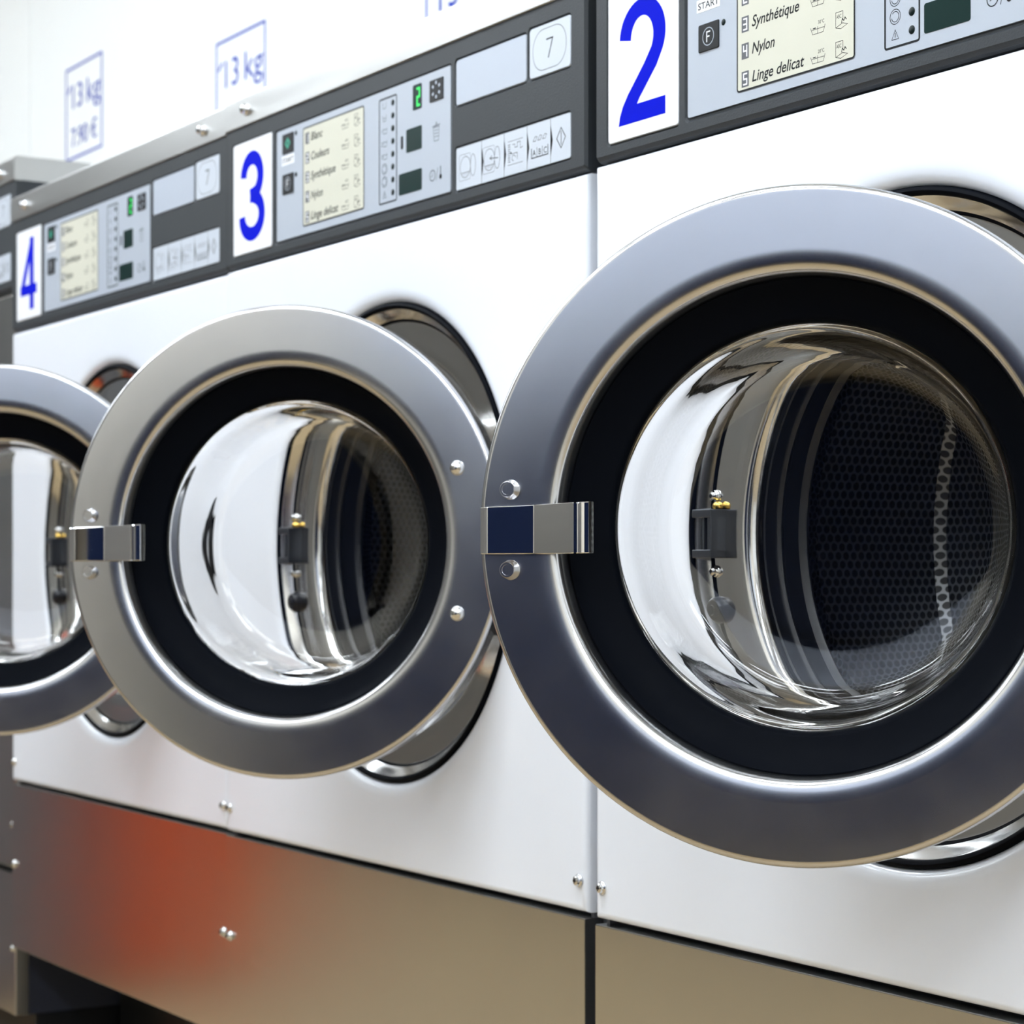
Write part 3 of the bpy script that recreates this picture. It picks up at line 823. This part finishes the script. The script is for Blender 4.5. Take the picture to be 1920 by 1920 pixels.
def machine(loc, rz, number, theta, label, tall=0.0, steel_front=False):
    root = thing('washing_machine', label, 'washing machine', loc, rz, 'row of front loading washing machines')
    dz = tall
    x0, x1 = 0.0, 0.7105
    # carcass behind the fronts
    bm = bmesh.new()
    yb = 0.508 - loc[1]
    T = 0.004
    zb = 0.18 if steel_front else 0.2830
    for (a, b, c, d, e, f) in ((x0 + 0.004, x0 + 0.004 + T, 0.010, yb, zb, 1.330 + dz), (x1 - T - 0.002, x1 - 0.002, 0.010, yb, zb, 1.330 + dz),
                               (x0 + 0.006, x1 - 0.006, yb - T, yb, zb, 1.330 + dz), (x0 + 0.006, x1 - 0.006, 0.010, yb - T, zb, zb + T),
                               (x0 + 0.006, x1 - 0.006, 0.320, 0.324, zb + T, 1.32 + dz),
                               (x0 + 0.006, x1 - 0.006, 0.028, 0.031, zb + T, 0.513), (x0 + 0.006, x1 - 0.006, 0.028, 0.031, 1.142 + dz, 1.299 + dz)):
        box(bm, a, b, c, d, e, f)
    build('cabinet', bm, M['side'] if not steel_front else M['navyside'], root)
    zf0, zf1 = 0.5158, 1.1435
    if steel_front:
        zf0, zf1 = 0.3860, 1.2060
    build('front_panel', front_panel_bm(x0, x1, zf0, zf1, HC[0], HC[1] + dz), M['steel'] if steel_front else M['enamel'], root, True)['label'] = 'brushed steel front sheet' if steel_front else 'white enamelled front sheet'
    porthole(root, dz)
    door(root, theta, dz)
    control_panel(root, number, dz)
    # folded steel top with front lip
    bm = bmesh.new()
    za, zt = 1.2995 + dz, 1.3335 + dz
    prof = [(0.004, za), (-0.0010, za), (-0.0020, za + 0.0008), (-0.0020, zt - 0.004), (-0.0008, zt - 0.0010), (0.0022, zt), (yb, zt), (yb, zt - 0.012)]
    A = [bm.verts.new((x0, y, z)) for y, z in prof]; B = [bm.verts.new((x1, y, z)) for y, z in prof]
    for i in range(len(prof) - 1):
        bm.faces.new((A[i], B[i], B[i + 1], A[i + 1]))
    # side lips
    for V in (A, B):
        pts = [V[0], V[1], V[2], V[3], V[4], V[5]]
        lo = [bm.verts.new((V[0].co.x, yb, za)), V[6]]
        bm.faces.new([V[0], V[1], V[2], V[3], V[4], V[5], V[6], lo[0]])
    bmesh.ops.recalc_face_normals(bm, faces=bm.faces[:])
    tp = build('top_cover', bm, M['trim_steel'], root, True, angle=30)
    for xx in (0.0580, 0.6480):
        build('screw', screw_bm(xx, 1.3158 + dz, -0.002, 0.0068, 0.0075), [M['chrome'], M['ink']], tp, True)
    # lower steel front
    zk0, zk1 = (0.18, 0.3800) if steel_front else (0.2815, 0.5112)
    bm = bmesh.new(); box(bm, x0 + 0.0005, x1 - 0.0015, 0.0, 0.020, zk0, zk1, 0.0012)
    kp = build('lower_panel', bm, M['steel'], root, True, angle=30)
    kp['label'] = 'brushed steel lower panel'
    for xx in (0.0115, 0.7005):
        if steel_front:
            build('screw', screw_bm(xx, 0.450, 0.0, 0.0058, 0.005), [M['polished'], M['ink']], root, True)
            build('screw', screw_bm(xx, 0.275, 0.0, 0.0058, 0.005), [M['polished'], M['ink']], kp, True)
        else:
            build('screw', screw_bm(xx, 0.5425, 0.0, 0.0058, 0.005), [M['polished'], M['ink']], root, True)
            build('screw', screw_bm(xx, 0.3990, 0.0, 0.0058, 0.005), [M['polished'], M['ink']], kp, True)
    bm = bmesh.new(); box(bm, x0 + 0.002, x1 - 0.002, 0.16 if not steel_front else 0.03, yb, 0.0, zb - 0.0005, 0.002)
    build('plinth', bm, M['black'], root)
    return root

M['navyside'] = mat('dark_side_sheet', (0.022, 0.026, 0.042), 0.35)
OZ = 0.0
machine((0.72 + 0.00945, -0.0017, 0), 0.01009, '2', 0.61802, 'washing machine numbered 2 with its round steel door open, nearest of the row')
machine((-0.00611, 0.0003, 0), 0.00872, '3', 0.67996, 'washing machine numbered 3 between machines 2 and 4, door open')
machine((-0.72 - 0.00334, 0.0014, 0), 0.006, '4', 0.95341, 'washing machine numbered 4, half hidden behind the open door of machine 3')
machine((-1.448, 0.012, 0), 0.0, '5', 0.0, 'taller washing machine with a steel front beyond machine 4', tall=0.0645, steel_front=True)


# ------------------------------------------------------------------ price signs on the back wall
def price_sign(xc, label, zc=1.5995):
    t = thing('price_sign', label, 'sign', (xc, YB, zc), 0, 'price signs above the machines')
    y = -0.0006
    bm = bmesh.new(); w = 0.0045
    # traced border, with thickness of vinyl
    o = rrect(-0.0970, 0.0970, -0.0705, 0.1125, 0.0004, 1); i = rrect(-0.0970 + w, 0.0970 - w, -0.0705 + w, 0.1125 - w, 0.0004, 1)
    A = loop(bm, o, y); B = loop(bm, i, y); C = loop(bm, o, 0.0); D = loop(bm, i, 0.0)
    bridge(bm, A, B); bridge(bm, C, A); bridge(bm, B, D)
    build('sign_border', bm, M['wallblue'], t)
    bm = bmesh.new()
    text(bm, '13', -0.0740, 0.0290, 0.047, y, width=0.053)
    stroke(bm, [(-0.0865, 0.0630), (-0.0700, 0.0750)], 0.0062, y + 0.0001)
    build('weight_figure', bm, M['wallblue'], t)
    bm = bmesh.new()
    text(bm, 'kg', 0.0125, 0.0290, 0.047, y, width=0.070)
    build('weight_unit', bm, M['wallblue'], t)
    bm = bmesh.new()
    text(bm, '7.90 €', -0.068, -0.046, 0.036, y, width=0.135)
    build('price_lettering', bm, M['wallblue'], t)
price_sign(-0.352, 'blue bordered price sign on white wall, mostly hidden above machine 3', 1.570)
price_sign(-1.069, 'blue 13 kg price sign on white wall above the join of machines 3 and 4')
price_sign(-1.785, 'blurred blue 13 kg price sign with visible price, above the far end of the row', 1.6965)

# ------------------------------------------------------------------ unseen objects made up to colour the reflections in steel and glass
t = thing('counter', 'unseen long navy counter against the far wall, added for its dark reflection', 'counter', (1.94, -2.42, 0))  # added so the lower door rings mirror a dark navy band
bm = bmesh.new(); box(bm, -1.12, 1.12, -0.30, 0.30, 1.08, 1.12, 0.004); build('counter_top', bm, M['navy'], t)
bm = bmesh.new(); box(bm, -1.10, 1.10, 0.24, 0.27, 0.24, 1.08, 0.003); build('front_board', bm, M['navy'], t)
for sx in (-1.06, 1.06):
    for sy in (-0.26, 0.20):
        bm = bmesh.new(); box(bm, sx - 0.02, sx + 0.02, sy - 0.02, sy + 0.02, 0, 1.08, 0.002); build('leg', bm, M['steel'], t)
t = thing('unseen_notice_board', 'unseen pale blue notice board above the navy counter, added for its reflection', 'notice board', (2.15, YF, 1.7))  # added to tint the upper door rings pale blue by reflection
bm = bmesh.new(); box(bm, -0.85, 0.85, 0.0, 0.02, -0.50, 0.6, 0.002); build('board', bm, M['board'], t)
bm = bmesh.new()
frame(bm, -0.87, 0.87, -0.52, 0.62, 0.03, 0.0, 0.003)
r = bmesh.ops.extrude_face_region(bm, geom=bm.faces[:]); bmesh.ops.translate(bm, verts=[v for v in r['geom'] if isinstance(v, bmesh.types.BMVert)], vec=(0, 0.026, 0))
build('board_frame', bm, M['steel'], t)
for i in range(4):  # cupboards added as the dark grey mirrored in handles and porthole frames
    t = thing('cupboard', 'unseen tall taupe cupboard added against the far wall for its reflection, %s from the counter' % ('first', 'second', 'third', 'fourth')[i], 'cupboard', (-0.28 - 1.22 * i, -2.50, 0), 0, 'unseen tall cupboards added on the far wall')
    bm = bmesh.new(); box(bm, -0.60, 0.60, -0.24, 0.22, 0.0, 2.05, 0.004); build('cupboard_body', bm, M['cupboard'], t)
    for sx in (-1, 1):
        bm = bmesh.new(); box(bm, sx * 0.30 - 0.294, sx * 0.30 + 0.294, 0.22, 0.24, 0.08, 2.03, 0.003); dr = build('cupboard_door', bm, M['cupboard'], t)
        bm = bmesh.new(); box(bm, sx * 0.04 - 0.006, sx * 0.04 + 0.006, 0.24, 0.265, 0.95, 1.15, 0.003); build('door_handle', bm, M['steel'], dr)
t = thing('bin', 'unseen orange plastic bin with lid, added in the aisle for its reflection', 'bin', (-1.86, -0.73, 0))  # added to put an orange reflection into the lower steel panels
bm = bmesh.new(); box(bm, -0.20, 0.20, -0.19, 0.19, 0.0, 0.50, 0.03, segs=4); build('bin_body', bm, M['orange'], t, True)
bm = bmesh.new(); box(bm, -0.21, 0.21, -0.20, 0.20, 0.50, 0.54, 0.015, segs=4); build('bin_lid', bm, M['orange'], t, True)
t = thing('cabinet', 'unseen small grey metal cabinet added beside the orange bin for its reflection', 'cabinet', (-1.90, -0.30, 0))  # added to put a grey reflection next to the orange one
bm = bmesh.new(); box(bm, -0.18, 0.18, -0.19, 0.19, 0.0, 0.80, 0.006); build('cabinet_body', bm, M['grey_paint'], t)
bm = bmesh.new(); box(bm, 0.18, 0.196, -0.18, 0.18, 0.04, 0.78, 0.004); build('cabinet_door', bm, M['grey_paint'], t)
